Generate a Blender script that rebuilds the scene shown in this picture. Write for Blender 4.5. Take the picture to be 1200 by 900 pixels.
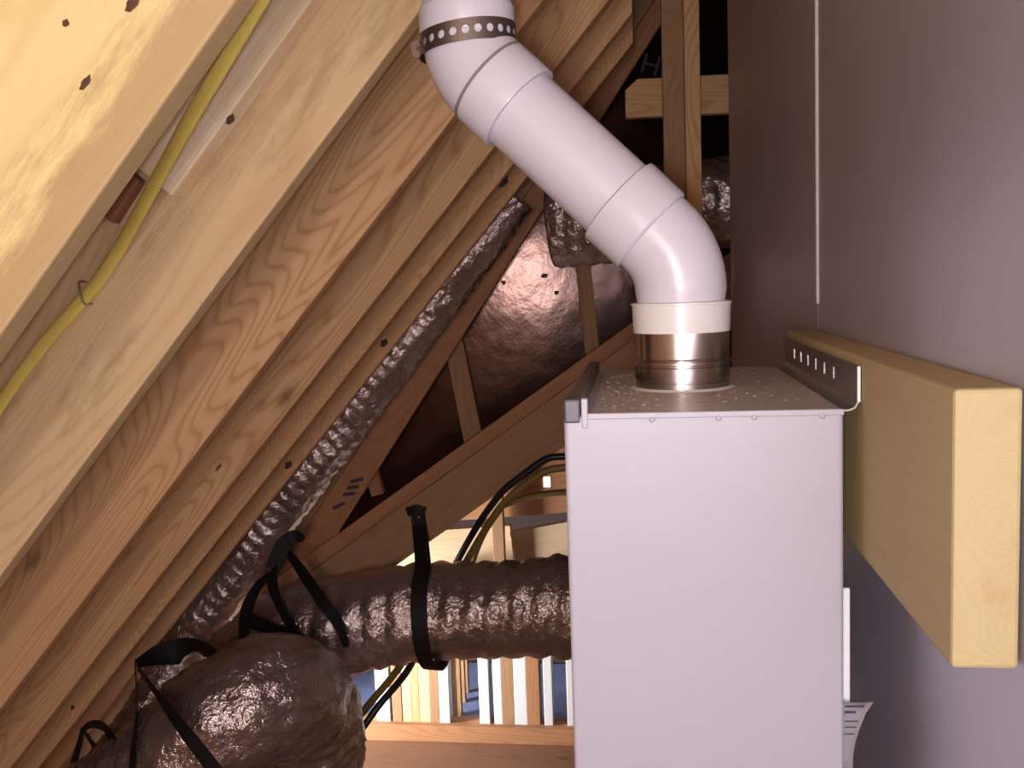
import bpy, bmesh, math, random
from mathutils import Vector as V, Matrix, noise
random.seed(7)
S = bpy.context.scene
for o in list(bpy.data.objects): bpy.data.objects.remove(o)
COL = S.collection

# ------------------------------------------------------------------ camera
# world axes: X across (towards the foil wall), Y along the foil wall, Z up. Solved from the photo's vanishing points.
F = 1132.0
def nrm(v): return V(v).normalized()
aY = nrm((150, 122, -F)); aZ = -nrm((400, -11000, -F)); aZ = (aZ - aY*aZ.dot(aY)).normalized(); aX = aY.cross(aZ)
R3 = Matrix((aX, aY, aZ)); CAM = V((0, 0, 1.7))
cd = bpy.data.cameras.new('camera'); cam = bpy.data.objects.new('camera', cd); COL.objects.link(cam)
cam.matrix_world = Matrix.Translation(CAM) @ R3.to_4x4()
cd.sensor_width = 36; cd.lens = 36*F/1200; cd.clip_start = .02
S.camera = cam
def ray(x, y): return R3 @ V(((x-600)/F, -(y-450)/F, -1))
def at(x, y, d): w = ray(x, y); return CAM + w*(d/w.y)
def atx(x, y, X): w = ray(x, y); return CAM + w*(X/w.x)

# ------------------------------------------------------------------ world, lights, exposure
W = bpy.data.worlds.new('sky'); S.world = W; W.use_nodes = True
W.node_tree.nodes['Background'].inputs[0].default_value = (.93, .96, 1, 1)
W.node_tree.nodes['Background'].inputs[1].default_value = 2.0
def lamp(name, kind, loc, power, color, size=.05, size_y=None, target=None):
    l = bpy.data.lights.new(name, kind); l.energy = power; l.color = color
    if kind == 'AREA':
        l.size = size
        if size_y: l.shape = 'RECTANGLE'; l.size_y = size_y
    else: l.shadow_soft_size = size
    o = bpy.data.objects.new(name, l); COL.objects.link(o); o.location = loc
    if target is not None: o.rotation_euler = (V(target)-V(loc)).to_track_quat('-Z', 'Y').to_euler()
    return o
lamp('camera_flash', 'POINT', CAM + V((-.022, -.005, -.008)), 11, (1, .96, 1), .012)
lamp('fill_near', 'POINT', (-.05, -.45, 1.61), 15, (1, .95, .95), .05)  # added fill just behind the viewer, to light the rafter faces
lamp('fill_back', 'POINT', (-.14, -1.3, 1.62), 36, (1, .945, .93), .07)  # added fill farther back, for slower falloff towards the far rafters
dl = lamp('daylight_fill_left', 'AREA', (-2.35, 3.60, .15), 62, (1, .97, .93), .5, .5, (-.6, 4.25, .28)); dl.data.spread = math.radians(80)  # added area light carries daylight onto the far studs; no opening is built
d2 = lamp('daylight_beyond_studs', 'AREA', (-2.3, 4.65, .5), 260, (.86, .92, 1), .5, .4, (-.7, 4.7, -.3)); d2.data.spread = math.radians(70)
S.view_settings.view_transform = 'Standard'; S.view_settings.look = 'None'; S.view_settings.gamma = 1
S.view_settings.exposure = 0.25; S.view_settings.use_curve_mapping = False

# ------------------------------------------------------------------ materials
def mat(name):
    m = bpy.data.materials.new(name); m.use_nodes = True
    nt = m.node_tree; return m, nt, nt.nodes['Principled BSDF']
def N(nt, t, **k):
    n = nt.nodes.new(t)
    for a, b in k.items():
        if a.startswith('_'): n.inputs[int(a[1:])].default_value = b
        else: setattr(n, a, b)
    return n
def ramp(nt, stops, interp='LINEAR'):
    r = nt.nodes.new('ShaderNodeValToRGB'); r.color_ramp.interpolation = interp
    e = r.color_ramp.elements
    while len(e) < len(stops): e.new(.5)
    for i, (p, c) in enumerate(stops):
        e[i].position = p; e[i].color = (*c, 1) if len(c) == 3 else c
    return r
def mixc(nt, fac, a, b, mode='MIX'):
    m = nt.nodes.new('ShaderNodeMix'); m.data_type = 'RGBA'; m.blend_type = mode
    if isinstance(fac, (int, float)): m.inputs[0].default_value = fac
    else: nt.links.new(fac, m.inputs[0])
    for s, v in ((6, a), (7, b)):
        if isinstance(v, (tuple, list)): m.inputs[s].default_value = (*v, 1)
        else: nt.links.new(v, m.inputs[s])
    return m.outputs[2]
def mth(nt, op, a, b=None):
    m = nt.nodes.new('ShaderNodeMath'); m.operation = op
    for i, v in enumerate((a, b)):
        if v is None: continue
        if isinstance(v, (int, float)): m.inputs[i].default_value = v
        else: nt.links.new(v, m.inputs[i])
    return m.outputs[0]
def coords(nt, scale=(1, 1, 1), rnd=True):
    tc = N(nt, 'ShaderNodeTexCoord'); out = tc.outputs['Object']
    if rnd:
        oi = N(nt, 'ShaderNodeObjectInfo'); va = N(nt, 'ShaderNodeVectorMath', operation='SCALE')
        va.inputs[0].default_value = (17.3, 31.7, 11.9); nt.links.new(oi.outputs['Random'], va.inputs['Scale'])
        ad = N(nt, 'ShaderNodeVectorMath', operation='ADD'); nt.links.new(out, ad.inputs[0]); nt.links.new(va.outputs[0], ad.inputs[1]); out = ad.outputs[0]
    mp = N(nt, 'ShaderNodeMapping'); mp.inputs['Scale'].default_value = scale; nt.links.new(out, mp.inputs[0])
    return mp.outputs[0]
def ntex(nt, vec, scale, detail=3, rough=.5, dist=0):
    n = N(nt, 'ShaderNodeTexNoise'); n.inputs['Scale'].default_value = scale; n.inputs['Detail'].default_value = detail
    n.inputs['Roughness'].default_value = rough; n.inputs['Distortion'].default_value = dist
    nt.links.new(vec, n.inputs['Vector']); return n.outputs[0]
def wood(name, light, dark, bands=13, contrast=.55, knots=.6, stain=None, rough=.62, cross=4.2, stain_lo=.5, edge_stain=0):
    m, nt, b = mat(name)
    v = coords(nt, (.42, cross, cross))
    n1 = ntex(nt, v, 1.0, 2, .45, .25)
    n0 = ntex(nt, coords(nt, (3.0, 22, 22)), 1.0, 2, .5)
    pp = mth(nt, 'PINGPONG', mth(nt, 'ADD', mth(nt, 'MULTIPLY', n1, bands*2.6), mth(nt, 'MULTIPLY', n0, 1.3)), .5)
    bandf = ramp(nt, [(.12, (0, 0, 0)), (.6, (.22,)*3), (.93, (1, 1, 1))]); nt.links.new(mth(nt, 'MULTIPLY', pp, 2), bandf.inputs[0])
    fine = ntex(nt, coords(nt, (4, 95, 95)), 1, 4, .7)
    fr = ramp(nt, [(.3, (0, 0, 0)), (.7, (1, 1, 1))]); nt.links.new(fine, fr.inputs[0])
    blot = ntex(nt, coords(nt, (1.2, 5, 5)), 1, 3, .55)
    br = ramp(nt, [(.35, (0, 0, 0)), (.7, (1, 1, 1))]); nt.links.new(blot, br.inputs[0])
    c = mixc(nt, mth(nt, 'MULTIPLY', bandf.outputs[0], contrast), light, dark)
    mid = tuple((a*.55+d*.45) for a, d in zip(light, dark))
    c = mixc(nt, mth(nt, 'MULTIPLY', fr.outputs[0], .42), c, mid)
    c = mixc(nt, mth(nt, 'MULTIPLY', br.outputs[0], .35), c, tuple(x*.82 for x in mid))
    if stain:
        st = ntex(nt, coords(nt, (3.5, 17, 17)), 1, 7, .72)
        sr = ramp(nt, [(stain_lo, (0, 0, 0)), (stain_lo+.16, (1, 1, 1))])
        if edge_stain:   # weathered brown band along the board's lower edge
            tc = N(nt, 'ShaderNodeTexCoord'); sx = N(nt, 'ShaderNodeSeparateXYZ'); nt.links.new(tc.outputs['Object'], sx.inputs[0])
            st = mth(nt, 'ADD', st, mth(nt, 'MULTIPLY', mth(nt, 'SUBTRACT', edge_stain, sx.outputs[2]), 4.0))
        nt.links.new(st, sr.inputs[0])
        c = mixc(nt, mth(nt, 'MULTIPLY', sr.outputs[0], .7), c, stain)
    if knots:
        vo = N(nt, 'ShaderNodeTexVoronoi'); vo.inputs['Scale'].default_value = 1; vo.inputs['Randomness'].default_value = 1
        nt.links.new(coords(nt, (2.1, 4.6, 4.6)), vo.inputs['Vector'])
        kr = ramp(nt, [(0, (1, 1, 1)), (.035, (1, 1, 1)), (.075, (.25,)*3), (.12, (0, 0, 0))]); nt.links.new(vo.outputs['Distance'], kr.inputs[0])
        c = mixc(nt, mth(nt, 'MULTIPLY', kr.outputs[0], knots), c, (.075, .03, .014))
    nt.links.new(c, b.inputs['Base Color']); b.inputs['Roughness'].default_value = rough
    b.inputs['Specular IOR Level'].default_value = .25
    bp = N(nt, 'ShaderNodeBump'); bp.inputs['Strength'].default_value = .25; bp.inputs['Distance'].default_value = .002
    nt.links.new(mth(nt, 'ADD', fine, mth(nt, 'MULTIPLY', n1, .8)), bp.inputs['Height']); nt.links.new(bp.outputs[0], b.inputs['Normal'])
    return m
def plain(name, col, rough=.5, metal=0, var=.08, vscale=20, bump=0, bscale=60, spec=.5, coat=0):
    m, nt, b = mat(name)
    v = coords(nt); n = ntex(nt, v, vscale, 4, .55)
    c = mixc(nt, n, tuple(x*(1-var) for x in col), tuple(min(1, x*(1+var)) for x in col))
    nt.links.new(c, b.inputs['Base Color']); b.inputs['Roughness'].default_value = rough; b.inputs['Metallic'].default_value = metal
    b.inputs['Specular IOR Level'].default_value = spec; b.inputs['Coat Weight'].default_value = coat
    if bump:
        bp = N(nt, 'ShaderNodeBump'); bp.inputs['Strength'].default_value = bump; bp.inputs['Distance'].default_value = .003
        nt.links.new(ntex(nt, v, bscale, 4, .6), bp.inputs['Height']); nt.links.new(bp.outputs[0], b.inputs['Normal'])
    return m
M = {}
M['pine'] = wood('pine', (.78, .50, .26), (.48, .23, .09), bands=26, contrast=.7)
M['pine_clear'] = wood('pine_clear', (.78, .57, .32), (.58, .36, .165), bands=20, contrast=.5, stain=(.36, .23, .125), stain_lo=.52, knots=.4)
M['pine_weathered'] = wood('pine_weathered', (.88, .74, .36), (.68, .48, .2), bands=18, contrast=.4, stain=(.36, .225, .12), stain_lo=.47, edge_stain=.07, knots=.3)
M['pine_block'] = wood('pine_block', (.92, .74, .48), (.70, .47, .25), bands=16, contrast=.4, stain=(.95, .85, .68), stain_lo=.5, knots=.5)
M['pine_fine'] = wood('pine_fine', (.84, .52, .27), (.56, .29, .125), bands=60, contrast=.6, cross=3)
M['pine_red'] = wood('pine_red', (.52, .27, .14), (.33, .14, .065), contrast=.5)
M['pine_brown'] = wood('pine_brown', (.46, .28, .155), (.30, .155, .075), bands=26, contrast=.5)
M['pine_pale'] = wood('pine_pale', (.72, .55, .37), (.55, .36, .20), contrast=.4)
M['board'] = wood('board_yellow', (.43, .35, .19), (.36, .265, .13), bands=22, contrast=.28, stain=(.36, .23, .11), stain_lo=.6, knots=0, cross=7)
M['dark_red'] = wood('dark_red', (.33, .14, .08), (.2, .075, .045), contrast=.5, knots=0)
M['pvc'] = plain('pvc', (.615, .59, .675), .32, 0, .03, 9, .03, 150, .5)
M['pvc_adapter'] = plain('pvc_adapter', (.72, .70, .70), .3, 0, .02, 9)
M['paint'] = plain('paint_white', (.415, .405, .48), .42, 0, .02, 5, .06, 420, .5)
M['steel'] = plain('steel_collar', (.50, .45, .44), .24, 1, .08, 30, .03, 60)
M['galv'] = plain('galvanised', (.42, .39, .38), .34, 1, .25, 45, .12, 90)
M['dusty'] = plain('dusty_galvanised', (.50, .455, .43), .45, .12, .35, 60, .3, 120)
M['strap_metal'] = plain('strap_metal', (.23, .19, .18), .36, .9, .1, 40)
M['rail'] = plain('rail', (.20, .165, .14), .5, .5, .3, 60)
M['plastic'] = plain('plastic_grey', (.085, .085, .11), .4, 0, .1, 30)
M['black'] = plain('black_webbing', (.014, .011, .013), .6, 0, .3, 60, .2, 300, .3)
M['yellow'] = plain('yellow_jacket', (.84, .66, .16), .35, 0, .08, 25, .05, 200, .4)
M['cable_brown'] = plain('cable_olive', (.24, .16, .045), .35, 0, .1, 30)
M['cable_black'] = plain('cable_black', (.015, .013, .02), .3, 0, .1, 30)
M['white_strip'] = plain('white_strip', (.82, .84, .88), .4, 0, .02)  # white holds the daylight on the far studs and rear flange
M['paper'] = plain('paper', (.30, .285, .32), .7, 0, .04, 20)
M['ink'] = plain('ink', (.05, .04, .09), .6, 0, .05)
M['cream'] = plain('torn_white', (.75, .72, .70), .7, 0, .1, 60, .3, 150)
M['slab'] = plain('slab_daylit_blue', (.30, .40, .78), .6, 0, .25, 4)  # blue tint of the daylight put into the floor colour
M['ply'] = wood('floor_plywood', (.30, .16, .10), (.21, .10, .06), contrast=.6, knots=.5)
M['osb_dark'] = plain('dark_wall', (.05, .03, .03), .8, 0, .3, 5)
M['groove_shade'] = plain('groove_shade_grey', (.24, .20, .22), .6)  # grey for the shade line in the pipe grooves
M['knot'] = plain('knot_wood', (.10, .045, .022), .7, 0, .4, 80)
M['chips'] = plain('chips', (.42, .33, .20), .8, 0, .4, 90)
m_, nt_, b_ = mat('daylight_glow'); b_.inputs['Emission Color'].default_value = (1, .98, .94, 1); b_.inputs['Emission Strength'].default_value = 1.6; M['gap'] = m_  # glow stands in for daylight through soffit holes
def foil_wall():
    m, nt, b = mat('foil_panel')
    v = coords(nt, rnd=False)
    n = ntex(nt, v, 3.0, 3, .5); n2 = ntex(nt, v, 220, 2, .5)
    nt.links.new(mixc(nt, n, (.58, .565, .645), (.70, .68, .77)), b.inputs['Base Color'])
    b.inputs['Metallic'].default_value = .82
    nt.links.new(mth(nt, 'ADD', mth(nt, 'MULTIPLY', n, .12), .38), b.inputs['Roughness'])
    bp = N(nt, 'ShaderNodeBump'); bp.inputs['Strength'].default_value = .35; bp.inputs['Distance'].default_value = .01
    nt.links.new(mth(nt, 'ADD', mth(nt, 'MULTIPLY', n, 1.0), mth(nt, 'MULTIPLY', n2, .03)), bp.inputs['Height']); nt.links.new(bp.outputs[0], b.inputs['Normal'])
    return m
M['foil_wall'] = foil_wall()
def foil_osb():
    m, nt, b = mat('radiant_barrier')
    v = coords(nt, rnd=False)
    big = ntex(nt, v, 2.2, 3, .6); flake = N(nt, 'ShaderNodeTexVoronoi'); flake.inputs['Scale'].default_value = 26; nt.links.new(v, flake.inputs['Vector'])
    spk = ntex(nt, v, 38, 3, .6); sr = ramp(nt, [(.70, (0, 0, 0)), (.76, (1, 1, 1))]); nt.links.new(spk, sr.inputs[0])
    c = mixc(nt, big, (.045, .026, .023), (.078, .046, .04)); c = mixc(nt, mth(nt, 'MULTIPLY', sr.outputs[0], .8), c, (.05, .03, .03))
    nt.links.new(c, b.inputs['Base Color']); b.inputs['Metallic'].default_value = .92; nt.links.new(mth(nt, 'ADD', mth(nt, 'MULTIPLY', big, .08), .13), b.inputs['Roughness'])
    bp = N(nt, 'ShaderNodeBump'); bp.inputs['Strength'].default_value = .5; bp.inputs['Distance'].default_value = .01
    nt.links.new(mth(nt, 'ADD', big, mth(nt, 'MULTIPLY', ntex(nt, v, 22, 4, .6), .14)), bp.inputs['Height']); nt.links.new(bp.outputs[0], b.inputs['Normal'])
    return m
M['foil_osb'] = foil_osb()
def foil_duct():
    m, nt, b = mat('duct_foil')
    v = coords(nt)
    n = ntex(nt, v, 36, 4, .65, .15); n2 = ntex(nt, v, 5, 2, .5)
    nt.links.new(mixc(nt, n2, (.46, .37, .36), (.66, .58, .58)), b.inputs['Base Color'])
    b.inputs['Metallic'].default_value = .84
    b.inputs['Roughness'].default_value = .20
    bp = N(nt, 'ShaderNodeBump'); bp.inputs['Strength'].default_value = .75; bp.inputs['Distance'].default_value = .012
    nt.links.new(n, bp.inputs['Height']); nt.links.new(bp.outputs[0], b.inputs['Normal'])
    return m
M['duct'] = foil_duct()

# ------------------------------------------------------------------ object helpers
def link(name, me, m, parent=None, loc=None, smooth=False):
    o = bpy.data.objects.new(name, me); COL.objects.link(o)
    if m is not None: me.materials.append(M[m] if isinstance(m, str) else m)
    if smooth:
        for p in me.polygons: p.use_smooth = True
    if parent is not None: o.parent = parent; o.matrix_parent_inverse = parent.matrix_world.inverted()
    return o
def tag(o, label, cat, group=None):
    o['label'] = label; o['category'] = cat
    if group: o['group'] = group
    return o
def struct(o, label=None):
    o['kind'] = 'structure'
    if label: o['label'] = label
    return o
def thing(name, loc, label, cat, group=None):
    o = bpy.data.objects.new(name, None); COL.objects.link(o); o.location = loc; o.empty_display_size = .05
    bpy.context.view_layer.update()
    o.matrix_world = Matrix.Translation(V(loc))
    return tag(o, label, cat, group)
def bm_mesh(bm, name):
    bmesh.ops.recalc_face_normals(bm, faces=bm.faces)
    me = bpy.data.meshes.new(name); bm.to_mesh(me); bm.free(); return me
def frame_obj(name, me, m, X, Yv, Z, org, parent=None, smooth=False):
    o = link(name, me, m, None, smooth=smooth)
    mw = Matrix((X, Yv, Z)).transposed().to_4x4(); mw.translation = org
    o.matrix_world = mw
    if parent is not None:
        o.parent = parent; o.matrix_parent_inverse = parent.matrix_world.inverted()
    return o
def prism(name, m, org, X, Z, poly, t, parent=None, bev=.002):
    """outline poly [(u,w)] in the plane of X (length) and Z (width), thickness t along X x Z, the front face at org's plane"""
    X = V(X).normalized(); Z = V(Z); Z = (Z - X*Z.dot(X)).normalized(); Yv = Z.cross(X)
    bm = bmesh.new()
    a = [bm.verts.new((u, 0, w)) for u, w in poly]; b = [bm.verts.new((u, t, w)) for u, w in poly]
    bm.faces.new(a); bm.faces.new(b[::-1]); n = len(poly)
    for i in range(n): bm.faces.new((a[i], b[i], b[(i+1) % n], a[(i+1) % n]))
    bmesh.ops.recalc_face_normals(bm, faces=bm.faces)
    if bev: bmesh.ops.bevel(bm, geom=bm.edges[:], offset=bev, segments=2, affect='EDGES', profile=.5)
    return frame_obj(name, bm_mesh(bm, name), m, X, Yv, Z, org, parent)
def lumber(name, m, a, b, w, t, up=(0, 0, 1), parent=None, bev=.002, plumb=False):
    """board whose lower near edge runs a->b, width w towards up, thickness t away from the viewer"""
    a = V(a); b = V(b); X = (b-a); L = X.length; X.normalize()
    Z = V(up); Z = (Z - X*Z.dot(X)).normalized()
    return prism(name, m, a, X, Z, [(0, 0), (L, 0), (L, w), (0, w)], t, parent, bev)
def box(name, m, lo, hi, parent=None, bev=.002, seg=2, smooth=False):
    lo = V(lo); hi = V(hi); c = (lo+hi)/2; h = (hi-lo)/2
    bm = bmesh.new(); bmesh.ops.create_cube(bm, size=1)
    for v in bm.verts: v.co = V((v.co.x*2*h.x, v.co.y*2*h.y, v.co.z*2*h.z))
    if bev: bmesh.ops.bevel(bm, geom=bm.edges[:], offset=bev, segments=seg, affect='EDGES', profile=.5)
    return frame_obj(name, bm_mesh(bm, name), m, V((1, 0, 0)), V((0, 1, 0)), V((0, 0, 1)), c, parent, smooth)
def catmull(pts, n):
    P = [V(p) for p in pts]; P = [P[0]*2-P[1]] + P + [P[-1]*2-P[-2]]; out = []
    for i in range(1, len(P)-2):
        p0, p1, p2, p3 = P[i-1:i+3]
        for k in range(n):
            t = k/n
            out.append(.5*((2*p1)+(p2-p0)*t+(2*p0-5*p1+4*p2-p3)*t*t+(3*p1-p0-3*p2+p3)*t**3))
    out.append(P[-2]); return out
def resample(pts, step):
    out = [pts[0].copy()]; acc = 0
    for a, b in zip(pts, pts[1:]):
        d = (b-a).length
        while acc + d >= step and d > 1e-9:
            k = (step-acc)/d; a = a.lerp(b, k); out.append(a.copy()); d = (b-a).length; acc = 0
        acc += d
    return out
def frames(pts):
    T = [(pts[min(i+1, len(pts)-1)]-pts[max(i-1, 0)]).normalized() for i in range(len(pts))]
    u = T[0].orthogonal().normalized(); fr = []
    for t in T:
        u = (u - t*u.dot(t)).normalized(); fr.append((t, u, t.cross(u)))
    return fr
def sweep(pts, rad, seg=24, cap=True, fn=None, flat=None):
    bm = bmesh.new(); rings = []
    s = 0
    for i, (p, (t, u, w)) in enumerate(zip(pts, frames(pts))):
        if i: s += (pts[i]-pts[i-1]).length
        r = rad[i] if isinstance(rad, (list, tuple)) else rad
        ring = []
        for k in range(seg):
            a = 2*math.pi*k/seg; rr = r
            if fn: rr = r + fn(p, s, a)
            ring.append(bm.verts.new(p + (u*math.cos(a) + w*math.sin(a))*rr))
        rings.append(ring)
    for A, B in zip(rings, rings[1:]):
        for k in range(seg): bm.faces.new((A[k], A[(k+1) % seg], B[(k+1) % seg], B[k]))
    if cap: bm.faces.new(rings[0][::-1]); bm.faces.new(rings[-1])
    return bm
def tube(name, m, pts, rad, seg=24, parent=None, cap=True, fn=None, autos=True):
    me = bm_mesh(sweep(pts, rad, seg, cap, fn), name)
    o = link(name, me, m, parent, smooth=True)
    if autos: sharp(me)
    return o
def sharp(me, ang=35):
    bm = bmesh.new(); bm.from_mesh(me)
    for e in bm.edges:
        if len(e.link_faces) == 2 and e.calc_face_angle(0) > math.radians(ang): e.smooth = False
    bm.to_mesh(me); bm.free()
def lathe_path(name, m, a, b, prof, seg=56, parent=None):
    """prof: [(distance from a along a->b, radius)]"""
    a = V(a); d = (V(b)-a).normalized(); u = d.orthogonal().normalized(); w = d.cross(u)
    bm = bmesh.new(); rings = []
    for s, r in prof:
        rings.append([bm.verts.new(a + d*s + (u*math.cos(2*math.pi*k/seg)+w*math.sin(2*math.pi*k/seg))*r) for k in range(seg)])
    for A, B in zip(rings, rings[1:]):
        for k in range(seg): bm.faces.new((A[k], A[(k+1) % seg], B[(k+1) % seg], B[k]))
    bm.faces.new(rings[0]); bm.faces.new(rings[-1])
    me = bm_mesh(bm, name); sharp(me, 30)
    return link(name, me, m, parent, smooth=True)
def ribbon(name, m, pts, width, side=None, parent=None, n=8, t=.002):
    """webbing strap: a flat band along pts; widths may vary; side = direction of the band's width (None: across the view)"""
    P = catmull(pts, n); bm = bmesh.new(); rows = []
    for i, p in enumerate(P):
        tt = (P[min(i+1, len(P)-1)]-P[max(i-1, 0)]).normalized()
        if side is None: sd = tt.cross(V((0, 1, 0)))
        else:
            sd = V(side); sd = sd - tt*sd.dot(tt)
        if sd.length < 1e-4: sd = V((1, 0, 0))
        sd.normalize()
        k = i/(len(P)-1)*(len(pts)-1); j = int(min(k, len(pts)-2)); k -= j
        w = width if isinstance(width, (int, float)) else width[j]*(1-k)+width[j+1]*k
        nn = tt.cross(sd)*t/2
        rows.append([bm.verts.new(p+sd*w/2+nn), bm.verts.new(p-sd*w/2+nn), bm.verts.new(p-sd*w/2-nn), bm.verts.new(p+sd*w/2-nn)])
    for A, B in zip(rows, rows[1:]):
        for k in range(4): bm.faces.new((A[k], A[(k+1) % 4], B[(k+1) % 4], B[k]))
    bm.faces.new(rows[0]); bm.faces.new(rows[-1][::-1])
    me = bm_mesh(bm, name); o = link(name, me, m, parent, smooth=True); sharp(me, 50); return o

FLOOR = -.3; XW = .236
# ------------------------------------------------------------------ the setting
struct(box('floor', 'ply', (-3.2, -1.7, FLOOR-.05), (1.2, 4.12, FLOOR), bev=0))
wr = bpy.data.objects.new('wall_right', None); COL.objects.link(wr); wr.location = (XW, 0, FLOOR); struct(wr, 'grey foil-faced panel wall along the right side')
bpy.context.view_layer.update()
for y0, y1 in ((-1.7, -1.102), (-1.1, .118), (.12, 1.338), (1.343, 2.60)):
    box('foil_panel', 'foil_wall', (XW, y0, FLOOR), (XW+.012, y1, 2.95), wr, .0015, 1)
# torn white foil edge on the seam
bm = bmesh.new(); z = 1.66; prev = None
while z < 2.95:
    w = .0008+.0022*abs(noise.noise(V((0, 0, z*23)))); dx = .0015
    r = [bm.verts.new((XW-dx, 1.338-w, z)), bm.verts.new((XW-dx-.0015, 1.3405, z)), bm.verts.new((XW-dx, 1.343+w*.6, z)), bm.verts.new((XW+.004, 1.3405, z))]
    if prev:
        for k in range(4): bm.faces.new((prev[k], prev[(k+1) % 4], r[(k+1) % 4], r[k]))
    prev = r; z += .012
link('torn_edge', bm_mesh(bm, 'torn_edge'), 'cream', wr)
# roof planes: left slope (over the rafters), right slope, the wall behind the viewer
PITCH = math.radians(48.65); TX = V((math.cos(PITCH), 0, math.sin(PITCH))); TN = V((-math.sin(PITCH), 0, math.cos(PITCH)))
def on_roof(perp, x, y):  # point at perpendicular distance perp above the camera-parallel plane, at world x
    s = (x - TN.x*perp)/TX.x
    p = CAM + TN*perp + TX*s; return V((p.x, y, p.z))
RD = .235
def slab(name, m, a, b, y0, y1, t):
    a = V(a); b = V(b); X = (b-a).normalized(); Z = V((0, 1, 0)); nn = X.cross(Z)*-1
    L = (b-a).length
    return prism(name, m, V((a.x, y0, a.z)), X, Z, [(0, 0), (L, 0), (L, y1-y0), (0, y1-y0)], -t, None, 0)
pa = on_roof(.455+RD+.002, -2.9, 0); pb = on_roof(.455+RD+.002, .02, 0)
struct(slab('ceiling', 'pine_brown', pa, pb, -1.7, 5.05, .012), 'wooden roof sheathing over the left rafters')
ridge_z = pb.z
struct(box('ceiling_right', 'pine_brown', (-.05, -1.7, ridge_z), (1.25, 5.05, ridge_z+.02), bev=0))
struct(box('wall_side', 'pine_brown', (1.2, -1.7, FLOOR), (1.25, 5.05, 3.2), bev=0))
struct(box('wall_back', 'pine_brown', (-3.0, -1.75, FLOOR), (1.25, -1.7, 3.2), bev=0))

# ------------------------------------------------------------------ rafters on the left
rg = 'sloping rafters along the left side'
RAF = [  # depth, perp offset of lower edge, material, label
 (.90, .461, 'pine_weathered', 'nearest rafter, weathered and stained, filling the top left corner'),
 (1.31, .457, 'pine_clear', 'wide pale rafter carrying the stapled yellow cable'),
 (1.72, .438, 'pine', 'rafter with wavy grain directly below the yellow cable rafter'),
 (2.13, .431, 'pine', 'narrow showing rafter just behind the wavy-grained one, level with the pipe strap'),
 (2.54, .447, 'pine_fine', 'straight fine-grained rafter, second from the foil duct'),
 (2.95, .462, 'pine_fine', 'farthest full rafter with dark knots, its edge against the diagonal foil duct'),
]
for d, pp, m, lab in RAF:
    a = on_roof(pp, -2.75, d); top = on_roof(pp, -.004, d)
    L = (top-a).length; k = RD*math.tan(PITCH)   # plumb cut at the ridge
    o = prism('rafter', m, a, TX, TN, [(0, 0), (L, 0), (L+k, RD), (0, RD)], .038, None, .003)
    tag(o, lab, 'rafter', rg)
# far lower rafter whose pale edge shows left of the big duct
a = on_roof(.47, -2.75, 3.30); b_ = on_roof(.47, -1.62, 3.30)
tag(lumber('rafter', 'pine_pale', a, b_, .184, .038, TN), 'pale daylit rafter end between last knotty rafter and lower duct', 'rafter', rg)

def knot(parent, px, py, d, rx, rz, m='knot'):
    c = at(px, py, d-.0004); bm = bmesh.new(); n = 14
    a = [bm.verts.new((math.cos(2*math.pi*k/n)*rx*(1+.18*math.sin(k*2.3)), 0, math.sin(2*math.pi*k/n)*rz*(1+.15*math.cos(k*1.7)))) for k in range(n)]
    b = [bm.verts.new((v.co.x*.75, -.0008, v.co.z*.75)) for v in a]
    bm.faces.new(b); bm.faces.new(a[::-1])
    for k in range(n): bm.faces.new((a[k], a[(k+1) % n], b[(k+1) % n], b[k]))
    frame_obj('knot', bm_mesh(bm, 'knot'), m, TX, V((0, 1, 0)), TN, c, parent)
rf = [o for o in COL.objects if o.name.startswith('rafter')]
for i, px, py, rx, rz in ((5, 450, 402, .015, .010), (5, 338, 545, .016, .010), (5, 590, 213, .02, .011), (4, 85, 829, .008, .006), (0, 77, 27, .004, .0035), (0, 100, 97, .009, .0035), (0, 155, 4, .010, .005), (2, 256, 548, .010, .003), (1, 157, 98, .004, .003), (5, 713, 46, .008, .006)):
    knot(rf[i], px, py, RAF[i][0], rx, rz)
# short sister block on the cable rafter
pB = at(200, 230, 1.268); perp = (pB-CAM).dot(TN)
s0 = (pB-CAM).dot(TX); org = CAM+TN*perp+TX*s0; org.y = 1.268
sb_ = tag(prism('sister_block', 'pine_block', org, TX, TN, [(0, 0), (1.3, 0), (1.3, .14), (0, .14)], .040, None, .003), 'short pale block nailed to the rafter under the upper yellow cable', 'lumber')
knot(sb_, 270, 140, 1.268, .008, .005)
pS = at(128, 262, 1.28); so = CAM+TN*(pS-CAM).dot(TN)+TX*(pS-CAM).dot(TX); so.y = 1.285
tag(prism('red_piece', 'dark_red', so, TX, TN, [(0, .0), (.074, .004), (.074, .12), (.004, .12)], .024, None, .003), 'small dark red piece at the lower end of the pale block', 'lumber')  # dark red piece set at the block's lower end

# ------------------------------------------------------------------ far framing: valley, hip beam, sheathing
def px_board(name, m, p, q, d0, d1, wpx_pt, t, parent=None, ext0=0, ext1=0):
    """board with lower edge through pixels p,q at depths d0,d1; the upper edge passes pixel wpx_pt"""
    a = at(*p, d0); b = at(*q, d1); X = (b-a).normalized(); a = a-X*ext0; b = b+X*ext1
    c = at(*wpx_pt, (d0+d1)/2); up = (c-a)-X*(c-a).dot(X); w = up.length
    return lumber(name, m, a, b, w, t, up, parent, .003)
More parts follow.
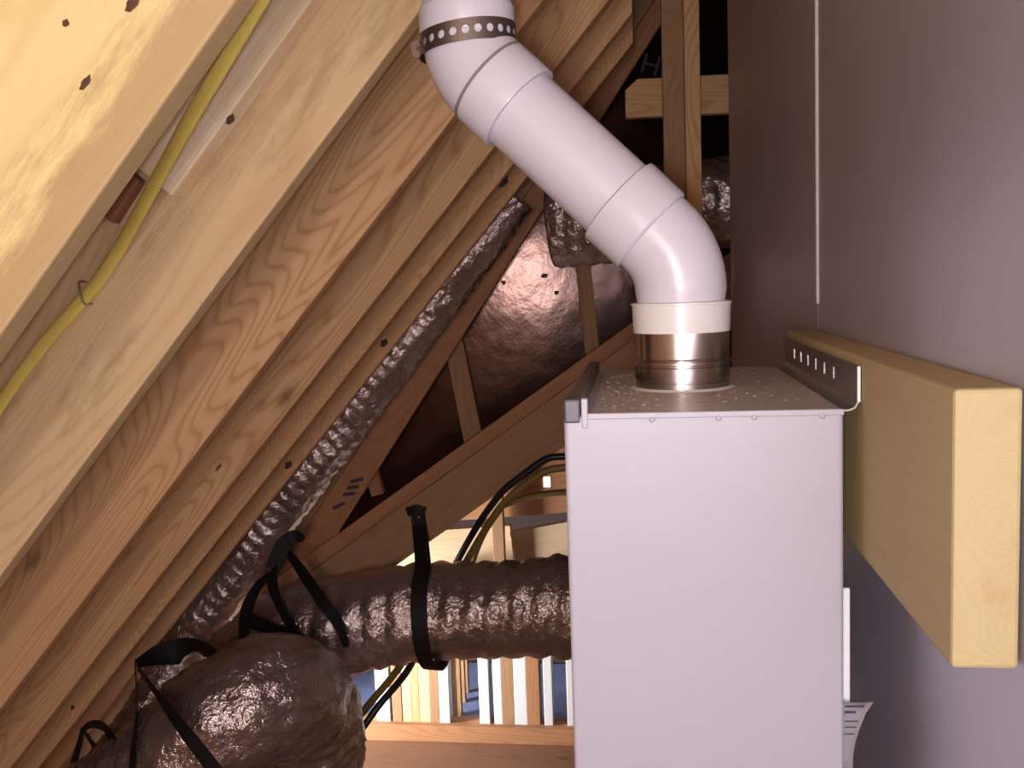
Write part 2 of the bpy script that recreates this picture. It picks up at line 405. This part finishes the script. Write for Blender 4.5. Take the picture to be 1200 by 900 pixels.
# valley rafter doubled
vr = thing('valley_rafter', at(345, 690, 3.3), 'doubled reddish valley rafter rising behind the diagonal foil duct', 'rafter')
px_board('near_ply', 'pine_brown', (322, 672), (732, 52), 3.30, 3.30, (430, 430), .03, vr, .15, .45)
px_board('far_ply', 'pine_red', (358, 682), (764, 44), 3.335, 3.335, (440, 425), .038, vr, .15, .45)
# hip beam doubled
hb = thing('hip_beam', at(340, 690, 3.15), 'long brown beam slanting down to the left behind the water heater', 'beam')
px_board('face_board', 'pine_brown', (468, 660), (660, 524), 3.12, 3.12, (553, 534), .038, hb, .43, .95)
px_board('rear_board', 'pine_red', (360, 690), (740, 420), 3.165, 3.165, (553, 513), .038, hb, .15, .75)
# radiant barrier sheathing behind
SN = -ray(640, 312).normalized(); S0 = at(640, 320, 3.55)
def on_sheath(px, py):
    w = ray(px, py); return CAM + w*((S0-CAM).dot(SN)/w.dot(SN))
A_ = on_sheath(330, 702); X = (on_sheath(740, 412)-A_).normalized(); up = on_sheath(700, 0)-A_
sh = prism('roof_sheathing', 'foil_osb', A_, X, up, [(-.35, 0), (3.0, 0), (3.0, 3.2), (-.35, 3.2)], .012, None, 0)
struct(sh, 'brown foil radiant-barrier sheathing with nail tips')
shN = SN
# jack rafters on that slope
for (p, q, wpx, lab) in (((570, 530), (541, 385), 22, 'short thin upright lumber strip above beam, left of the bright foil patch'), ((704, 430), (690, 296), 17, 'short thin upright lumber strip standing on the beam beside the pipe elbow'), ((452, 575), (442, 540), 15, 'tiny wood block wedged between valley rafter and beam')):
    a = on_sheath(*p); b = on_sheath(*q)
    c = on_sheath(p[0]-wpx, p[1])
    dirn = (shN if shN.y < 0 else -shN)
    off = dirn*.05
    X2 = (b-a).normalized(); up2 = (c-a)-X2*(c-a).dot(X2)
    tag(lumber('jack_strip', 'pine_red' if p[0] < 500 else 'pine_brown', a+off, b+off+X2*.04, up2.length, .048, up2), lab, 'lumber', 'short strips on the far sheathing')
# nail tips / torn flakes in sheathing
dirn = (shN if shN.y < 0 else -shN)
for (x, y, r) in ((638, 323, .014), (652, 343, .011), (590, 331, .011), (526, 410, .011)):
    c = on_sheath(x, y)+dirn*.004
    bm = bmesh.new(); bmesh.ops.create_icosphere(bm, subdivisions=1, radius=1)
    for v in bm.verts: v.co = V((v.co.x*r*random.uniform(.7, 1.2), v.co.y*r*.4, v.co.z*r*random.uniform(.6, 1.1))) + V((random.uniform(-.002, .002),)*3)
    o = frame_obj('nail_tip', bm_mesh(bm, 'nail_tip'), 'plastic' if r > .008 else 'galv', V((1, 0, 0)), V((0, 1, 0)), V((0, 0, 1)), c, sh)
# ink scrawl on the sheathing
cu = bpy.data.curves.new('ink_marking', 'FONT'); cu.body = 'Hc'; cu.size = .10; cu.extrude = .0006; cu.materials.append(M['ink'])
io = bpy.data.objects.new('ink_marking', cu); COL.objects.link(io)
p0 = on_sheath(748, 84)+dirn*.003
xd = (on_sheath(778, 92)-on_sheath(748, 84)).normalized(); zd = dirn.normalized(); yd = zd.cross(xd)
mw = Matrix((xd, yd, zd)).transposed().to_4x4(); mw.translation = p0; io.matrix_world = mw
io.parent = sh; io.matrix_parent_inverse = sh.matrix_world.inverted()
# blue stamp bars on the valley foot
p0 = at(400, 596, 3.29)
for i, (x0, y0, x1, y1) in enumerate(((391, 598, 405, 591), (402, 582, 416, 580), (407, 574, 421, 572), (411, 567, 426, 563))):
    a = at(x0, y0, 3.333); b = at(x1, y1, 3.333)
    o = lumber('stamp_bar', 'ink', a, b, .013, .0015, (0, 0, 1), vr, 0)
# stud pair and blocking by the wall's far end
def upright(name, m, x0, x1, y_top, y_bot, d, t, dz=0):
    zt = at((x0+x1)/2, y_top, d).z; zb = at((x0+x1)/2, y_bot, d).z
    mid = (y_top+y_bot)/2
    xa = at(x0, mid, d).x; xb = at(x1, mid, d).x
    return lumber(name, m, V((xb, d, zb)), V((xb, d, zt)), abs(xb-xa), t, (-1, 0, 0))
tag(upright('wall_stud', 'pine_brown', 778, 804, -60, 430, 2.78, .06), 'left brown stud of the upright pair behind the vent pipe', 'stud', 'upright stud pair')
tag(upright('wall_stud', 'pine', 804, 822, -60, 430, 2.72, .09), 'right lighter stud of the upright pair, crossing in front of blocking', 'stud', 'upright stud pair')
a = at(733, 138, 2.86); b = at(880, 131, 2.86); X = (b-a).normalized()
hh = (at(733, 93, 2.86)-at(733, 138, 2.86)).length
bl = prism('blocking', 'pine', a, X, (0, 0, 1), [(0, 0), (.42, 0), (.42, hh), (.035, hh), (0, hh*.72)], .038, None, .003)
tag(bl, 'horizontal blocking with a nicked corner behind the stud pair', 'lumber')

# ------------------------------------------------------------------ flex ducts
def flex(name, pts, r, label, pitch=.05, amp=.007, wr_amp=.012, seg=72, step=.009, rad=None):
    P = resample(catmull(pts, 24), step)
    s0 = random.uniform(0, 9)
    def fn(p, s, a):
        h = math.sin(math.pi*s/pitch + a)
        q = p*9 + V((math.cos(a), math.sin(a), s0))*2.2
        big = noise.noise(q*.55)*wr_amp
        cr = noise.noise(V((s*34+a*1.4, a*5.5, s0+3)))*wr_amp*.42
        cr2 = abs(noise.noise(V((s*75, a*13, s0+8))))*wr_amp*.3
        return amp*(abs(h)-.5) + big + cr + cr2
    rr = r if rad is None else [rad(i/(len(P)-1)) for i in range(len(P))]
    o = tube(name, 'duct', P, rr, seg, None, True, fn, False)
    for p in o.data.polygons: p.use_smooth = True
    return tag(o, label, 'duct', 'foil flex ducts')
HD = 2.92
flex('flex_duct', [at(760, 708, HD), at(660, 711, HD), at(560, 714, HD), at(470, 720, HD-.02), at(395, 735, HD-.03), at(335, 750, HD-.02), at(285, 785, HD+.03)], .150, 'horizontal silver foil flex duct hung in a black strap beside the water heater', .075, .010)
flex('flex_duct', [at(90, 985, 2.30), at(170, 925, 2.30), at(250, 855, 2.32), at(318, 815, 2.42), at(350, 832, 2.54), at(358, 885, 2.62), at(358, 960, 2.66)], .165, 'fat sagging foil flex duct curving over at the bottom left', .09, .006, .024)
flex('flex_duct', [at(596, 225, 3.12), at(548, 293, 3.12), at(466, 403, 3.12), at(388, 508, 3.12), at(305, 625, 3.12), at(232, 730, 3.10), at(180, 830, 2.98), at(120, 930, 2.85)], .092, 'long silver foil flex duct running diagonally along the rafter edge', .045, .005, .012)
flex('flex_duct', [at(650, 262, 3.14), at(700, 258, 3.12), at(780, 245, 3.10), at(860, 238, 3.10), at(940, 235, 3.14)], .14, 'crinkled foil flex duct far behind the white pipe and stud pair', .05, .006, .02)

# ------------------------------------------------------------------ black straps
sg = 'black duct straps'
st = thing('duct_strap', at(490, 598, 3.10), 'black strap hanging from the beam around the horizontal duct', 'strap', sg)
c0 = at(505, 718, HD)
def around(c, r, a0, a1, n, dirx=0):
    return [c + V((dirx*i/n, -math.cos(math.radians(a0+(a1-a0)*i/n))*r, math.sin(math.radians(a0+(a1-a0)*i/n))*r)) for i in range(n+1)]
arc = around(c0+V((-.008, 0, 0)), .174, 75, -110, 9, .03)
ribbon('band', 'black', [at(489, 598, 3.112), at(492, 622, 3.09)] + arc, .05, (1, 0, -.08), st, 6, .003)
ribbon('fold', 'black', [at(477, 600, 3.105), at(488, 597, 3.10), at(498, 600, 3.108)], .03, (0, 0, 1), st, 5, .008)
bm = bmesh.new(); bmesh.ops.create_uvsphere(bm, u_segments=10, v_segments=6, radius=.006)
frame_obj('nail_head', bm_mesh(bm, 'nail_head'), 'galv', V((1, 0, 0)), V((0, 1, 0)), V((0, 0, 1)), at(491, 606, 3.088), st, True)
st = thing('duct_strap', at(335, 635, 3.0), 'forked black strap tied at the valley foot, holding the duct bend', 'strap', sg)
ribbon('knot', 'black', [at(356, 632, 3.0), at(345, 630, 2.97), at(333, 640, 2.96), at(318, 668, 2.93)], [.02, .05, .06, .05], None, st, 8, .006)
ribbon('band', 'black', [at(338, 648, 2.95), at(355, 672, 2.85), at(378, 705, 2.74), at(397, 733, 2.73), at(406, 758, 2.74)], [.03, .042, .045, .032, .02], None, st)
ribbon('band', 'black', [at(318, 668, 2.93), at(322, 695, 2.84), at(338, 728, 2.75), at(358, 760, 2.72), at(376, 778, 2.74)], [.05, .04, .03, .022, .012], None, st)
ribbon('band', 'black', [at(318, 672, 2.90), at(300, 690, 2.80), at(288, 720, 2.72), at(285, 760, 2.60), at(280, 782, 2.55)], [.02, .03, .045, .04, .02], None, st)
ribbon('band', 'black', [at(290, 725, 2.70), at(320, 738, 2.66), at(352, 748, 2.62), at(372, 765, 2.60)], [.05, .045, .035, .02], None, st)
st = thing('duct_strap', at(158, 778, 2.60), 'wide black strap from rafter edge across the fat lower duct', 'strap', sg)
ribbon('band', 'black', [at(160, 778, 2.62), at(185, 768, 2.6), at(212, 763, 2.62), at(236, 762, 2.7), at(250, 772, 2.8)], [.025, .06, .085, .09, .06], None, st)
ribbon('band', 'black', [at(158, 776, 2.60), at(160, 815, 2.4), at(157, 860, 2.2), at(155, 915, 2.1)], [.024, .022, .02, .02], None, st)
ribbon('band', 'black', [at(160, 780, 2.5), at(185, 815, 2.2), at(215, 855, 2.08), at(246, 895, 2.05), at(260, 915, 2.05)], [.03, .034, .036, .038, .038], None, st)
ribbon('band', 'black', [at(192, 810, 2.4), at(215, 800, 2.42), at(236, 780, 2.46)], [.012, .016, .008], None, st)
st = thing('duct_strap', at(98, 852, 2.5), 'looped black strap end at the bottom left under the rafter', 'strap', sg)
ribbon('band', 'black', [at(97, 852, 2.5), at(92, 875, 2.45), at(82, 910, 2.4)], [.015, .02, .022], None, st)
ribbon('band', 'black', [at(98, 856, 2.5), at(110, 874, 2.4), at(126, 895, 2.3), at(138, 915, 2.25)], [.02, .026, .028, .028], None, st)
ribbon('band', 'black', [at(98, 854, 2.5), at(108, 849, 2.42), at(122, 853, 2.32), at(134, 875, 2.25), at(142, 915, 2.2)], [.014, .024, .034, .034, .034], None, st)

# ------------------------------------------------------------------ cables by the beam
def cable(name, m, pts, r, label, n=10, cat='cable', seg=12, group=None):
    return tag(tube(name, m, catmull(pts, n), r, seg), label, cat, group)
cg = 'cables hanging under the beam'
cable('cable', 'cable_black', [at(960, 560, 3.06), at(800, 545, 3.06), at(700, 536, 3.06), at(662, 535, 3.06), at(640, 538, 3.06), at(615, 555, 3.06), at(590, 575, 3.06), at(570, 600, 3.07), at(550, 632, 3.1), at(530, 670, 3.16), at(505, 730, 3.16), at(478, 785, 3.0), at(440, 832, 2.9), at(390, 905, 2.8)], .0115, 'black cable looping under the beam and down behind the duct', 10, 'cable', 12, cg)
cable('cable', 'cable_brown', [at(960, 575, 3.08), at(800, 556, 3.08), at(700, 546, 3.08), at(662, 548, 3.08), at(640, 552, 3.08), at(618, 566, 3.08), at(596, 584, 3.08), at(577, 608, 3.09), at(557, 640, 3.12), at(534, 680, 3.18), at(500, 735, 3.18), at(462, 790, 3.02), at(425, 835, 2.92), at(375, 908, 2.82)], .0125, 'olive yellow cable running alongside the black one under the beam', 10, 'cable', 12, cg)
cable('cable', 'cable_brown', [at(960, 600, 3.6), at(800, 584, 3.6), at(700, 576, 3.6), at(662, 577, 3.6), at(630, 580, 3.6), at(600, 588, 3.6), at(582, 600, 3.6), at(560, 640, 3.65), at(545, 690, 3.7)], .013, 'loose thin olive cable sagging level with the glowing daylight patches', 10, 'cable', 12, cg)

# ------------------------------------------------------------------ far room seen under the beam
FY = 4.0
tag(lumber('floor_plate', 'pine_red', V((-2.3, FY, FLOOR)), V((.3, FY, FLOOR)), .075, .10), 'horizontal wooden floor plate under the daylit studs', 'lumber')
struct(box('floor_far', 'slab', (-2.4, FY+.16, FLOOR-.12), (1.2, FY+.95, FLOOR-.02), bev=0), 'blue daylit floor beyond the studs')
sg2 = 'studs on the far plate'  # white studs have the daylight on them put into their colour
def fstud(x0, x1, m, lab, d=FY+.03, t=.07, top=700, zb=FLOOR+.075):
    zt = at((x0+x1)/2, top, d).z; xa = at(x0, 810, d).x; xb = at(x1, 810, d).x
    tag(lumber('far_stud', m, V((xb, d, zb)), V((xb, d, zt)), xb-xa, t, (-1, 0, 0)), lab, 'stud', sg2)
fstud(440, 456, 'white_strip', 'daylight-white upright nearest the fat duct bend')
fstud(459, 470, 'pine_brown', 'brown stud right of the first bright upright')
fstud(471, 482, 'pine_pale', 'pale stud between cable and wide tan stud')
fstud(482, 491, 'pine', 'tan stud left of the yellow-edged one')
fstud(491, 504, 'pine_pale', 'pale stud with yellow edge left of the strap')
fstud(504, 514, 'pine_brown', 'brown stud directly below the strap end')
fstud(514, 526, 'white_strip', 'daylight-white upright just right of the strap')
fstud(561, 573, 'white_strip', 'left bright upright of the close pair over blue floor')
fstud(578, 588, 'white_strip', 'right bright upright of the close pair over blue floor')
fstud(588, 602, 'pine_brown', 'brown stud between the bright pair and wide daylight-white upright')
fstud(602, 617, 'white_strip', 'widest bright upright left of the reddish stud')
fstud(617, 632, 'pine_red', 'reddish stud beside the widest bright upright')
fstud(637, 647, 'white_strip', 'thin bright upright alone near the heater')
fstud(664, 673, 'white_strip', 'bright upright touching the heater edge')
for i, (x, d) in enumerate(((527, 4.14), (534, 4.3), (540, 4.45), (545, 4.56))):
    fstud(x, x+7-i, 'pine_brown', ['first', 'second', 'third', 'fourth'][i]+' stud of the receding brown row beside the blue floor', d, .03, 700, FLOOR-.02)
# daylight-lit boards above the horizontal duct
a = at(470, 668, 4.25); b = at(604, 652, 4.25)
tag(lumber('far_board', 'pine_pale', at(440, 676, 4.25), at(603, 666, 4.25), .20, .038, (0, 0, 1)), 'bright daylit board showing between strap and olive cable', 'lumber', 'daylit boards in the gap')
tag(lumber('far_board', 'pine_pale', at(606, 664, 4.2), at(800, 630, 4.2), .16, .038, (0, 0, 1)), 'orange-lit board next to the heater in the gap', 'lumber', 'daylit boards in the gap')
tag(upright('far_post', 'pine_brown', 580, 593, 560, 846, 4.14, .05), 'grey-brown post crossing the bright boards', 'post')
struct(slab('ceiling_far', 'pine_red', at(420, 618, 4.3), at(760, 560, 4.3), 4.3, 4.98, .03), 'reddish far soffit above the daylit boards')
sf = prism('soffit_board', 'pine_red', at(430, 618, 4.22), at(700, 598, 4.22)-at(430, 618, 4.22), (0, 0, 1), [(0, 0), (2.3, 0), (2.3, .32), (0, .32)], .03, None, .002)
tag(sf, 'reddish board with glowing daylight patches above the daylit boards', 'lumber')
for (x0, y0, x1, y1) in ((637, 559, 645, 571), (637, 575, 645, 581)):  # solid glowing pieces in place of daylight through holes
    lumber('daylight_glow', 'gap', at(x0, y1, 4.216), at(x1, y1, 4.216), (at(x0, y0, 4.216)-at(x0, y1, 4.216)).length, .006, (0, 0, 1), sf, .002)
struct(box('wall_far', 'osb_dark', (-3.0, FY+1.0, FLOOR-.2), (1.25, FY+1.04, 3.2), bev=0))

# ------------------------------------------------------------------ mounting board on the foil wall
bo = prism('mounting_board', 'board', V((.193, .63, 1.444)), (0, 1, 0), (0, 0, 1), [(0, 0), (.70, 0), (.70, .181), (0, .181)], -.041, None, .003)
# prism thickness runs along Z x X: keep it between the heater bracket and the wall
tag(bo, 'thick yellow wooden plank fixed to the foil wall beside heater', 'lumber')

# ------------------------------------------------------------------ tankless water heater
HX0, HX1, HY0, HY1, HZ0, HZ1 = -.073, .1775, .885, 1.325, .93, 1.577
wh = thing('water_heater', (.05, 1.1, HZ0), 'pale grey tankless water heater cabinet hung beside the foil wall', 'water heater')
box('cabinet', 'paint', (HX0+.0, HY0, HZ0), (HX1, HY1, HZ1), wh, .004, 3)
box('top_plate', 'dusty', (HX0+.024, HY0+.004, HZ1-.001), (HX1-.001, HY1, HZ1+.0015), wh, .0008, 1)
box('top_lip', 'paint', (HX0+.022, HY0-.0012, HZ1-.0035), (HX1+.0003, HY0+.004, HZ1+.0022), wh, .001, 2)
box('corner_tab', 'paint', (HX0+.0165, HY0-.0012, HZ1-.012), (HX0+.0225, HY0+.012, HZ1+.016), wh, .0012, 2)
box('corner_cap', 'plastic', (HX0+.0005, HY0-.001, HZ1-.007), (HX0+.0155, HY0+.03, HZ1+.0155), wh, .0022, 3)
box('top_rail', 'rail', (HX0+.001, HY0+.03, HZ1-.002), (HX0+.015, HY1, HZ1+.014), wh, .002, 2)
for x in (764, 842, 884, 964):
    p = at(x, 492-(x-764)*.022, HY0-.001)
    bm = bmesh.new(); bmesh.ops.create_uvsphere(bm, u_segments=12, v_segments=8, radius=.0026)
    for v in bm.verts: v.co.y *= .5
    frame_obj('screw', bm_mesh(bm, 'screw'), 'paint', V((1, 0, 0)), V((0, 1, 0)), V((0, 0, 1)), p, wh, True)
bm = bmesh.new()
for i in range(260):
    u = random.random()**1.6; x = HX0+.03+random.random()*(.06+.15*(i % 3 == 0)); y = HY0+.02+random.random()*.36
    l = random.uniform(.002, .006)*(1 if i % 4 else 2); a = random.uniform(0, 3.14); wd = random.uniform(.0004, .001)
    c, s_ = math.cos(a), math.sin(a); z = HZ1+.0016; hgt = random.uniform(.0003, .001)
    vs = [bm.verts.new((x+c*p*l-s_*q*wd, y+s_*p*l+c*q*wd, z+h)) for p, q, h in ((-.5, -.5, 0), (.5, -.5, 0), (.5, .5, 0), (-.5, .5, 0), (0, 0, hgt))]
    bm.faces.new(vs[:4])
    for k in range(4): bm.faces.new((vs[k], vs[(k+1) % 4], vs[4]))
sd = link('sawdust', bm_mesh(bm, 'sawdust'), 'chips', wh); sd['kind'] = 'stuff'
# hanging bracket: sheet bent up against the plank, with slots
bx = .1895; zt = HZ1+.040
prof = [(HX1-.0015, HZ1+.0015), (bx-.008, HZ1+.0015), (bx-.003, HZ1+.0035), (bx, HZ1+.009), (bx, HZ1+.014)]
bm = bmesh.new()
# bent strip
tk = .0016
o1 = [(x, z) for x, z in prof]; o2 = [(prof[0][0], prof[0][1]-tk), (prof[1][0], prof[1][1]-tk), (prof[2][0]+tk*.7, prof[2][1]-tk*.7), (prof[3][0]+tk, prof[3][1]), (prof[4][0]+tk, prof[4][1])]
rows = []
for y in (HY0, HY1):
    rows.append([bm.verts.new((x, y, z)) for x, z in o1] + [bm.verts.new((x, y, z)) for x, z in reversed(o2)])
n = len(rows[0])
for k in range(n): bm.faces.new((rows[0][k], rows[0][(k+1) % n], rows[1][(k+1) % n], rows[1][k]))
bm.faces.new(rows[0]); bm.faces.new(rows[1][::-1])
# upright web with slots (bars between openings)
def addbox(bm, lo, hi):
    r = bmesh.ops.create_cube(bm, size=1)
    for v in r['verts']: v.co = V(tuple((a+b)/2+c*(b-a) for a, b, c in zip(lo, hi, v.co)))
slots = [.10+i*.05 for i in range(6)]
z0, z1, s0, s1 = HZ1+.014, zt, HZ1+.018, zt-.010
addbox(bm, (bx, HY0, z0), (bx+tk, HY1, s0)); addbox(bm, (bx, HY0, s1), (bx+tk, HY1, z1))
ye = HY0
for s in slots:
    addbox(bm, (bx, ye, s0), (bx+tk, HY0+s, s1)); ye = HY0+s+.012
addbox(bm, (bx, ye, s0), (bx+tk, HY1, s1))
link('hanging_bracket', bm_mesh(bm, 'hanging_bracket'), 'galv', wh)
box('bracket_edge', 'white_strip', (bx-.0006, HY0-.0012, HZ1+.008), (bx+.0022, HY0+.0006, zt), wh, .0005, 1)
box('rear_flange', 'white_strip', (HX1+.0, HY0+.03, 1.05), (HX1+.0115, HY0+.034, 1.405), wh, .0008, 1)  # daylight catching the flange is put in as white colour
# flue collar
cx = (at(745, 450, 1.1)+at(855, 446, 1.1))/2; AX = V((cx.x, 1.10, HZ1))
r = .0525
lathe_path('flue_collar', 'steel', AX, AX+V((0, 0, 1)), [(0, r+.004), (.0025, r+.004), (.0028, r), (.009, r), (.0095, r-.0015), (.011, r-.0015), (.0115, r), (.026, r), (.0268, r-.002), (.0285, r-.002), (.0295, r+.0015), (.0325, r+.0015), (.0335, r-.0015), (.035, r-.001), (.036, r), (.066, r), (.067, r-.002)], 64, wh)
lathe_path('collar_sealant', 'pvc_adapter', AX, AX+V((0, 0, 1)), [(.0, r+.006), (.0015, r+.0055), (.003, r+.003), (.0035, r)], 64, wh)
# folded paper label hanging on the heater's right side
bm = bmesh.new(); prev = None
rows = []
pts = [(1013, 823, 1023), (1008, 836, 1014), (1002, 856, 1006), (997, 872, 1001), (994, 885, 999), (992, 920, 998)]
for i, (xm, y, xr) in enumerate(pts):
    rows.append([bm.verts.new(at(985, y+1, .90)), bm.verts.new(at(xm, y, .905)), bm.verts.new(at(xr, y-.5, .893))])
for A, B in zip(rows, rows[1:]):
    for k in range(2): bm.faces.new((A[k], A[k+1], B[k+1], B[k]))
pl = link('paper_label', bm_mesh(bm, 'paper_label'), 'paper', None, smooth=True)
md = pl.modifiers.new('sheet', 'SOLIDIFY'); md.thickness = .0006
tag(pl, 'curled printed paper slip stuck at the heater side, bottom right', 'paper')
for (xa, xb, y, h) in ((990, 1014, 829, .0016), (990, 1003, 836, .002), (990, 1006, 846, .0007), (990, 1003, 853, .0007), (990, 1001, 861, .0007)):
    a = at(xa, y, .8995); b = at(xb, y, .9015)
    lumber('printed_line', 'ink', a, b, h, .0004, (0, 0, 1), pl, 0)

# ------------------------------------------------------------------ PVC vent
vp = thing('vent_pipe', AX+V((0, 0, .066)), 'white plastic vent pipe bending up from the heater to the strap', 'pipe')
Rp, Rh, Rb = .0487, .0545, .0500
Y0, Y1 = 1.10, 1.125
b1 = at(797, 302, Y0); b2 = at(549, 73, Y1)
b1 = V((AX.x, Y0, b1.z)); low = AX+V((0, 0, .094)); dg = (b2-b1).normalized()
topp = b2 + V((0, 0, .5))
def fillet(p, a, b, rr, n=14):
    da = (a-p).normalized(); db = (b-p).normalized(); half = math.acos(max(-1, min(1, da.dot(db))))/2
    L = rr/math.tan(half); A = p+da*L; B = p+db*L; c = p+(da+db).normalized()*(rr/math.sin(half))
    va = A-c; vb = B-c; an = math.acos(va.normalized().dot(vb.normalized())); ax = va.cross(vb).normalized()
    return [c + Matrix.Rotation(an*i/n, 3, ax) @ va for i in range(n+1)]
# adapter ring
lathe_path('adapter_ring', 'pvc_adapter', AX+V((0, 0, .064)), AX+V((0, 0, 1)), [(0, Rh-.001), (.030, Rh), (.0305, Rh+.0012), (.0325, Rh+.0012), (.033, Rh), (.034, Rb-.002), (.031, Rb-.006)], 64, vp)
# lower elbow
arc1 = fillet(b1, low, b2, .085)
hub0 = b1+dg*.042
tube('elbow', 'pvc', [low-V((0, 0, .004)), low+V((0, 0, .004))] + arc1 + [hub0+dg*.006], [Rb-.002, Rb-.0015]+[Rb+.0005]*len(arc1)+[Rb+.0005], 56, vp)
lathe_path('hub', 'pvc', hub0, b2, [(0, Rb-.001), (.0015, Rh-.0015), (.004, Rh), (.050, Rh+.0004), (.052, Rh), (.0523, Rp)], 64, vp)
lathe_path('shade_ring', 'groove_shade', hub0+dg*.0521, b2, [(0, Rp), (.0001, Rp+.0035), (.0012, Rp+.0032), (.0013, Rp)], 64, vp)  # dark ring paints the thin shade line at the hub rim
# straight
rim = .061+.052+.0
Ld = (b2-b1).length
lathe_path('straight_pipe', 'pvc', b1+dg*.07, b2, [(0, Rp), (Ld-.13, Rp)], 64, vp)
# upper elbow
u0 = b2-dg*.082; u1 = b2-dg*.030
lathe_path('hub', 'pvc', u0, b2, [(0, Rp-.001), (.0002, Rh), (.002, Rh+.0005), (.046, Rh), (.0468, Rh-.0008), (.047, Rb)], 64, vp)
lathe_path('shade_ring', 'groove_shade', u0+dg*.0465, b2, [(0, Rb), (.0001, Rh+.0003), (.0034, Rh+.0001), (.0036, Rb)], 64, vp)  # flush dark ring paints the groove's shadow line
arc2 = fillet(b2, b1, topp, .085)
tube('elbow', 'pvc', [b2-dg*.032]+arc2+[b2+V((0, 0, .046))], [Rh-.0006]+[Rh-.0006+(-.0012)*min(i, 6)/6 for i in range(len(arc2)+1)], 56, vp)
lathe_path('hub', 'pvc', b2+V((0, 0, .024)), topp, [(0, Rb), (.001, Rh-.001), (.003, Rh), (.034, Rh), (.0365, Rh-.0015), (.037, Rp+.001)], 64, vp)
lathe_path('upper_pipe', 'pvc', b2+V((0, 0, .05)), topp, [(0, Rp+.0025), (.45, Rp+.0025)], 64, vp)

# ------------------------------------------------------------------ perforated hanger strap
hs = thing('hanger_strap', b2+V((0, 0, .045)), 'dark perforated metal strap wrapped around the upper vent pipe', 'strap')
cc = V((b2.x, Y1, 0)); rs = Rh+.0016; w = .0235; cell = .0142
nc = int(2*math.pi*rs*.96/cell)
bm = bmesh.new(); K = 16
tilt = .10
zc = at(549, 34, Y1-rs).z
for c in range(nc):
    a0 = -math.pi/2 + (c-nc/2)*cell/rs + .13
    def mp(u, vv):
        a = a0 + u/rs
        x = math.cos(a)*rs; y = math.sin(a)*rs
        return (cc.x+x, cc.y+y, zc+vv+x*tilt)
    inner = []; outer = []
    for k in range(K):
        t = 2*math.pi*(k+.5)/K; ct, st_ = math.cos(t), math.sin(t)
        inner.append(bm.verts.new(mp(cell/2+ct*.0045, st_*.0045)))
        m_ = max(abs(ct)/(cell/2), abs(st_)/(w/2)); outer.append(bm.verts.new(mp(cell/2+ct/m_, st_/m_)))
    # corners
    for k in range(K): bm.faces.new((inner[k], inner[(k+1) % K], outer[(k+1) % K], outer[k]))
    cor = [bm.verts.new(mp(cell/2+sx*cell/2, sy*w/2)) for sx, sy in ((1, 1), (-1, 1), (-1, -1), (1, -1))]
    for q, cv in enumerate(cor):
        t = math.atan2((1, 1, -1, -1)[q]*w/2, (1, -1, -1, 1)[q]*cell/2) % (2*math.pi)
        k = int((t/(2*math.pi)*K - .5) // 1) % K
        try: bm.faces.new((outer[k], cv, outer[(k+1) % K]))
        except ValueError: pass
bmesh.ops.remove_doubles(bm, verts=bm.verts, dist=.00005)
o = link('band', bm_mesh(bm, 'band'), 'strap_metal', hs)
md = o.modifiers.new('thick', 'SOLIDIFY'); md.thickness = .0012
# end tab with a hole behind the pipe's left edge
pt = at(483, 66, 1.17)
bm = bmesh.new(); inner = []; outer = []
tw, th = .026, .020
for k in range(K):
    t = 2*math.pi*(k+.5)/K; ct, st_ = math.cos(t), math.sin(t); m_ = max(abs(ct)/(tw/2), abs(st_)/(th/2))
    ox = -.004
    inner.append(bm.verts.new((ox+ct*.0034, 0, st_*.0034))); outer.append(bm.verts.new((ct/m_, 0, st_/m_)))
for k in range(K): bm.faces.new((inner[k], inner[(k+1) % K], outer[(k+1) % K], outer[k]))
me = bm_mesh(bm, 'end_tab')
o = frame_obj('end_tab', me, 'strap_metal', V((.985, 0, .17)).normalized(), V((0, 1, 0)), V((-.17, 0, .985)).normalized(), at(495, 56, 1.16), hs)
md = o.modifiers.new('thick', 'SOLIDIFY'); md.thickness = .0014

# ------------------------------------------------------------------ yellow cable with staple
pts = [(330, -45, 1.00), (305, 0, 1.02), (276, 50, 1.05), (246, 100, 1.08), (216, 152, 1.12), (190, 200, 1.17), (165, 246, 1.22), (142, 288, 1.265), (120, 323, 1.288), (104, 343, 1.296), (84, 366, 1.297), (50, 405, 1.297), (20, 445, 1.297), (0, 474, 1.297), (-25, 512, 1.297), (-110, 640, 1.297), (-240, 830, 1.297)]
P = catmull([at(*p) for p in pts], 8)
bm = bmesh.new(); rings = []
for i, p in enumerate(P):
    t = (P[min(i+1, len(P)-1)]-P[max(i-1, 0)]).normalized()
    sd = t.cross(V((0, 1, 0))).normalized(); nn = t.cross(sd)
    rings.append([bm.verts.new(p + sd*math.copysign(abs(math.cos(a))**.7, math.cos(a))*.0098 + nn*math.sin(a)*.0052) for a in [2*math.pi*k/16 for k in range(16)]])
for A, B in zip(rings, rings[1:]):
    for k in range(16): bm.faces.new((A[k], A[(k+1) % 16], B[(k+1) % 16], B[k]))
bm.faces.new(rings[0]); bm.faces.new(rings[-1])
tag(link('yellow_cable', bm_mesh(bm, 'yellow_cable'), 'yellow', None, smooth=True), 'yellow sheathed electrical cable stapled along the pale rafter', 'cable')
sa = at(101, 330, 1.31); sb = at(108, 356, 1.31)
fw = V((0, -.021, 0))
tag(tube('cable_staple', 'galv', [sa, sa+fw*.8, sa.lerp(sb, .12)+fw, sa.lerp(sb, .5)+fw*1.03, sa.lerp(sb, .88)+fw, sb+fw*.8, sb], .0016, 10), 'small metal staple over the yellow cable', 'staple')
